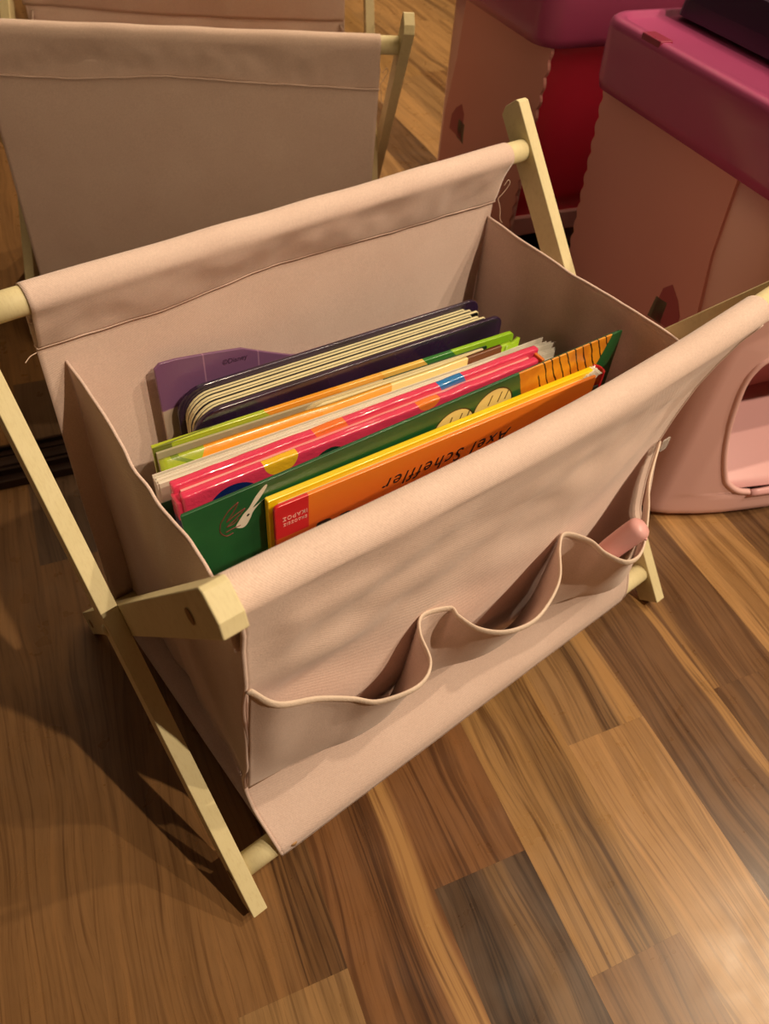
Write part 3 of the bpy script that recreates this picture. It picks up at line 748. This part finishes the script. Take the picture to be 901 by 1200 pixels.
for h in hs:
    cl = cut_l(h)
    row = {}
    # left section: from side wall back edge to opening edge (or centre)
    xe = cl if cl else .7185
    left = [(-.165, None), (-.10, None), (-.05, None), (-.02, None)]+[(s_, None) for s_ in (0, .0015, .0035, .0065, .011, .018, .026)]
    A_ = [shell_pt(s_, h) for s_, _ in left]
    for i in range(1, 9):
        x = .513+(xe-.513)*i/8; A_.append((x, ext(x, h), h))
    B_ = [(1.437-p[0], p[1], p[2]) for p in A_]
    rows.append(([bm.verts.new(p) for p in A_], [bm.verts.new(p) for p in B_], cl))
for r0, r1 in zip(rows, rows[1:]):
    for side_ in (0, 1):
        for i in range(len(r0[0])-1):
            bm.faces.new((r0[side_][i], r0[side_][i+1], r1[side_][i+1], r1[side_][i]))
bmesh.ops.remove_doubles(bm, verts=bm.verts, dist=1e-4)
# close the strip between both halves above and below the opening where rows change
tlink('front_shell', bm, shell_m, solid=.003, offset=0)
# rounded lip around the opening
b = bmesh.new()
lp = [(x, ext(x, h)-.0005, h) for x, h in cutp]; lp = [(.7185, ext(.7185, .195)-.0005, .2040), (.64, ext(.64, .195)-.0005, .2040), (.575, ext(.575, .19)-.0005, .2038)]+lp
lp = spline(lp, 4); lp = lp+[Vector((1.437-p.x, p.y, p.z)) for p in lp[::-1][1:-1]]; lp.append(lp[0])
tube(b, lp, .0030, 10, cap=False, up=(0, 1, 0)); tlink('opening_lip', b, shell_m)
# side panels with scalloped back edges
for mir in (False, True):
    b = bmesh.new(); pts = []
    vb = lambda h: interp(h, (0, .16, .31, .33), (-.062, -.057, -.046, -.046))
    for i in range(0, 121):
        h = .02+i*(.312/120); pts.append((vb(h)+.0032*abs(math.sin(PI*(h-.02)/.0145)), h))
    vf = lambda h: interp(h, (0, .2, .26, .322, .34), (-.235, -.232, -.219, -.214, -.205))
    outl = pts+[(vf(h), h) for h in (.332, .322, .30, .28, .26, .23, .2, .1, .02)]
    X_ = .4845 if not mir else 1.437-.4845
    a_ = [b.verts.new((X_-.0016, y, z)) for y, z in outl]; c_ = [b.verts.new((X_+.0016, y, z)) for y, z in outl]
    b.faces.new(a_); b.faces.new(c_[::-1]); n = len(outl)
    for i in range(n): b.faces.new((a_[i], c_[i], c_[(i+1) % n], a_[(i+1) % n]))
    sp_ = tlink('side_panel', b, side_m, smooth=False)
    if not mir:
        # printed sticker with a green and pink block pattern
        def patch(name, outl_, mat):
            b = bmesh.new(); a_ = [b.verts.new((.4845-.0019, y, z)) for y, z in outl_]; c_ = [b.verts.new((.4845-.0015, y, z)) for y, z in outl_]
            b.faces.new(a_); b.faces.new(c_[::-1]); n = len(outl_)
            for i in range(n): b.faces.new((a_[i], c_[i], c_[(i+1) % n], a_[(i+1) % n]))
            tlink(name, b, mat, sp_, smooth=False)
        patch('sticker_print', [(-.184, .184), (-.186, .212), (-.194, .220), (-.206, .212), (-.214, .202), (-.216, .186)], pl('faded_pink_print', (.40, .085, .10, 1), .5))
        patch('sticker_print', [(-.180, .182), (-.182, .202), (-.196, .204), (-.197, .184)], pl('faded_green_print', (.17, .13, .085, 1), .5))
# red back panel and pale lower rail, seen in the mirror
b = bmesh.new(); grid(b, lambda u, v: (.489+.459*u, -.066+.004*math.sin(PI*v), .150+.178*v), 10, 8); tlink('back_panel', b, red_m, solid=.003, offset=0)
b = bmesh.new(); box(b, .488, .949, -.074, -.060, .128, .150); tlink('back_rail', b, lp_m, bevel=.002, smooth=False)
# bin inside the opening
b = bmesh.new(); grid(b, lambda u, v: (.512+.413*u, (ext(.512+.413*u, .04)+.004)*(1-v)-.202*v, .036+.030*v+.02*v*v), 8, 8); tlink('bin_tray', b, lp_m, solid=.003, offset=0)
b = bmesh.new(); grid(b, lambda u, v: (.505+.427*u, -.202+.02*v, .086+.20*v), 8, 6)
tlink('bin_back', b, dp_m, solid=.003, offset=0)
b = bmesh.new(); grid(b, lambda u, v: (.582+.273*u, ext(.582+.273*u, .03)-.0012-.0035*math.sin(PI*v), .0300+.0085*v), 30, 6); tlink('tray_lip', b, lp_m, solid=.002, offset=0)
b = bmesh.new(); tube(b, [(.548+.012*math.cos(a), ext(.548, .22)-.001, .222+.012*math.sin(a)) for a in [2*PI*i/24 for i in range(25)]], .0016, 8, cap=False); tlink('embossed_ring', b, shell_m)
# magenta rim: hollow tray on top
b = bmesh.new()
def rimring(x0, x1, y0, y1, z, r_):
    P = rrect(x0, x1, y0, y1, (r_, r_, r_, r_), 8); return [b.verts.new((x, y, z)) for x, y in P]
L = [rimring(.4700, .967, -.322, -.038, .322, .022), rimring(.4680, .969, -.324, -.036, .330, .023), rimring(.4665, .9705, -.3255, -.0345, .366, .024), rimring(.4675, .9695, -.3245, -.0355, .3705, .024), rimring(.4700, .967, -.322, -.038, .3725, .023), rimring(.4760, .961, -.316, -.044, .3725, .020), rimring(.4775, .9595, -.3145, -.0455, .3695, .019)]
for a_, c_ in zip(L, L[1:]):
    for i in range(len(a_)): b.faces.new((a_[i], a_[(i+1) % len(a_)], c_[(i+1) % len(a_)], c_[i]))
b.faces.new(L[-1]); b.faces.new(L[0][::-1])
tlink('rim', b, mag_m)
b = bmesh.new(); box(b, .4672, .4790, -.113, -.090, .3655, .3735); tlink('rim_clip', b, pl('dark_magenta_clip', (.28, .022, .06, 1), .3), bevel=.001, smooth=False)
# dark purple box on the rim
PB = mempty('purple_case', 'dark purple glossy plastic case lying on the magenta rim of the toy unit', 'case', .70, -.18, .3725)
k = NT('deep_purple'); k.base((.030, .012, .040, 1)); k.rough(.3); pm_ = k.m
k = NT('violet_gloss'); k.base(k.mix(k.maprange(k.noise(k.obj(), 9, 3, .6), .4, .6), (.05, .02, .11, 1), (.16, .07, .24, 1))); k.rough(.12); k.p.inputs['Coat Weight'].default_value = .8; vm_ = k.m
b = bmesh.new()
def ring2(i_, z): return [b.verts.new((x-.70, y+.18, z-.3725)) for x, y in rrect(.528+i_, .90-i_, -.290+i_, -.048-i_, (.012,)*4, 5)]
L = [ring2(0, .3727), ring2(.001, .384), ring2(.004, .402), ring2(.008, .404)]
for a_, c_ in zip(L, L[1:]):
    for i in range(len(a_)): b.faces.new((a_[i], a_[(i+1) % len(a_)], c_[(i+1) % len(a_)], c_[i]))
b.faces.new(L[-1]); b.faces.new(L[0][::-1]); link('body', b, pm_, PB, smooth=False)
b = bmesh.new()
grid(b, lambda u, v: (-.158+.344*u, -.096+.214*v, .0318+.003*math.sin(PI*u)*math.sin(PI*v)+.0012*nz(u*9, v*7)), 24, 16); link('lid_print', b, vm_, PB, solid=.0012, offset=0)

# ------------------------------------------------------------------ light
def bulb(loc, power, size=.02, col=(1, .80, .56)):
    l = bpy.data.lights.new('ceiling_spotlight', 'SPOT'); l.energy = power; l.shadow_soft_size = size; l.color = col
    l.spot_size = math.radians(110); l.spot_blend = .6
    o = bpy.data.objects.new('ceiling_spotlight', l); COL.objects.link(o); o.location = loc
    o.rotation_euler = (Vector((.35, -.25, 0))-Vector(loc)).to_track_quat('-Z', 'Y').to_euler()
for loc, pw in (((.60, -1.42, 2.0), 105), ((1.02, -1.10, 2.02), 45), ((1.36, -.74, 2.0), 50)): bulb(loc, pw)
w = bpy.data.worlds.new('world'); bpy.context.scene.world = w; w.use_nodes = True
w.node_tree.nodes['Background'].inputs[0].default_value = (1, .8, .6, 1); w.node_tree.nodes['Background'].inputs[1].default_value = .05

# ------------------------------------------------------------------ camera
cam = bpy.data.cameras.new('camera'); co = bpy.data.objects.new('camera', cam); COL.objects.link(co)
Rm = Matrix(((.78048806, .42741697, -.45623801), (-.62146834, .60974978, -.49191697), (.06793737, .6674728, .74152854)))
co.matrix_world = Matrix.Translation(CAM) @ Rm.to_4x4()
cam.sensor_fit = 'VERTICAL'; cam.sensor_height = 36; cam.sensor_width = 27; cam.lens = 887.88*36/1200
cam.clip_start = .02
cam.dof.use_dof = True; cam.dof.focus_distance = .42; cam.dof.aperture_fstop = 14
sc = bpy.context.scene; sc.camera = co
sc.view_settings.view_transform = 'Standard'; sc.view_settings.look = 'None'; sc.view_settings.gamma = 1
sc.view_settings.exposure = .24
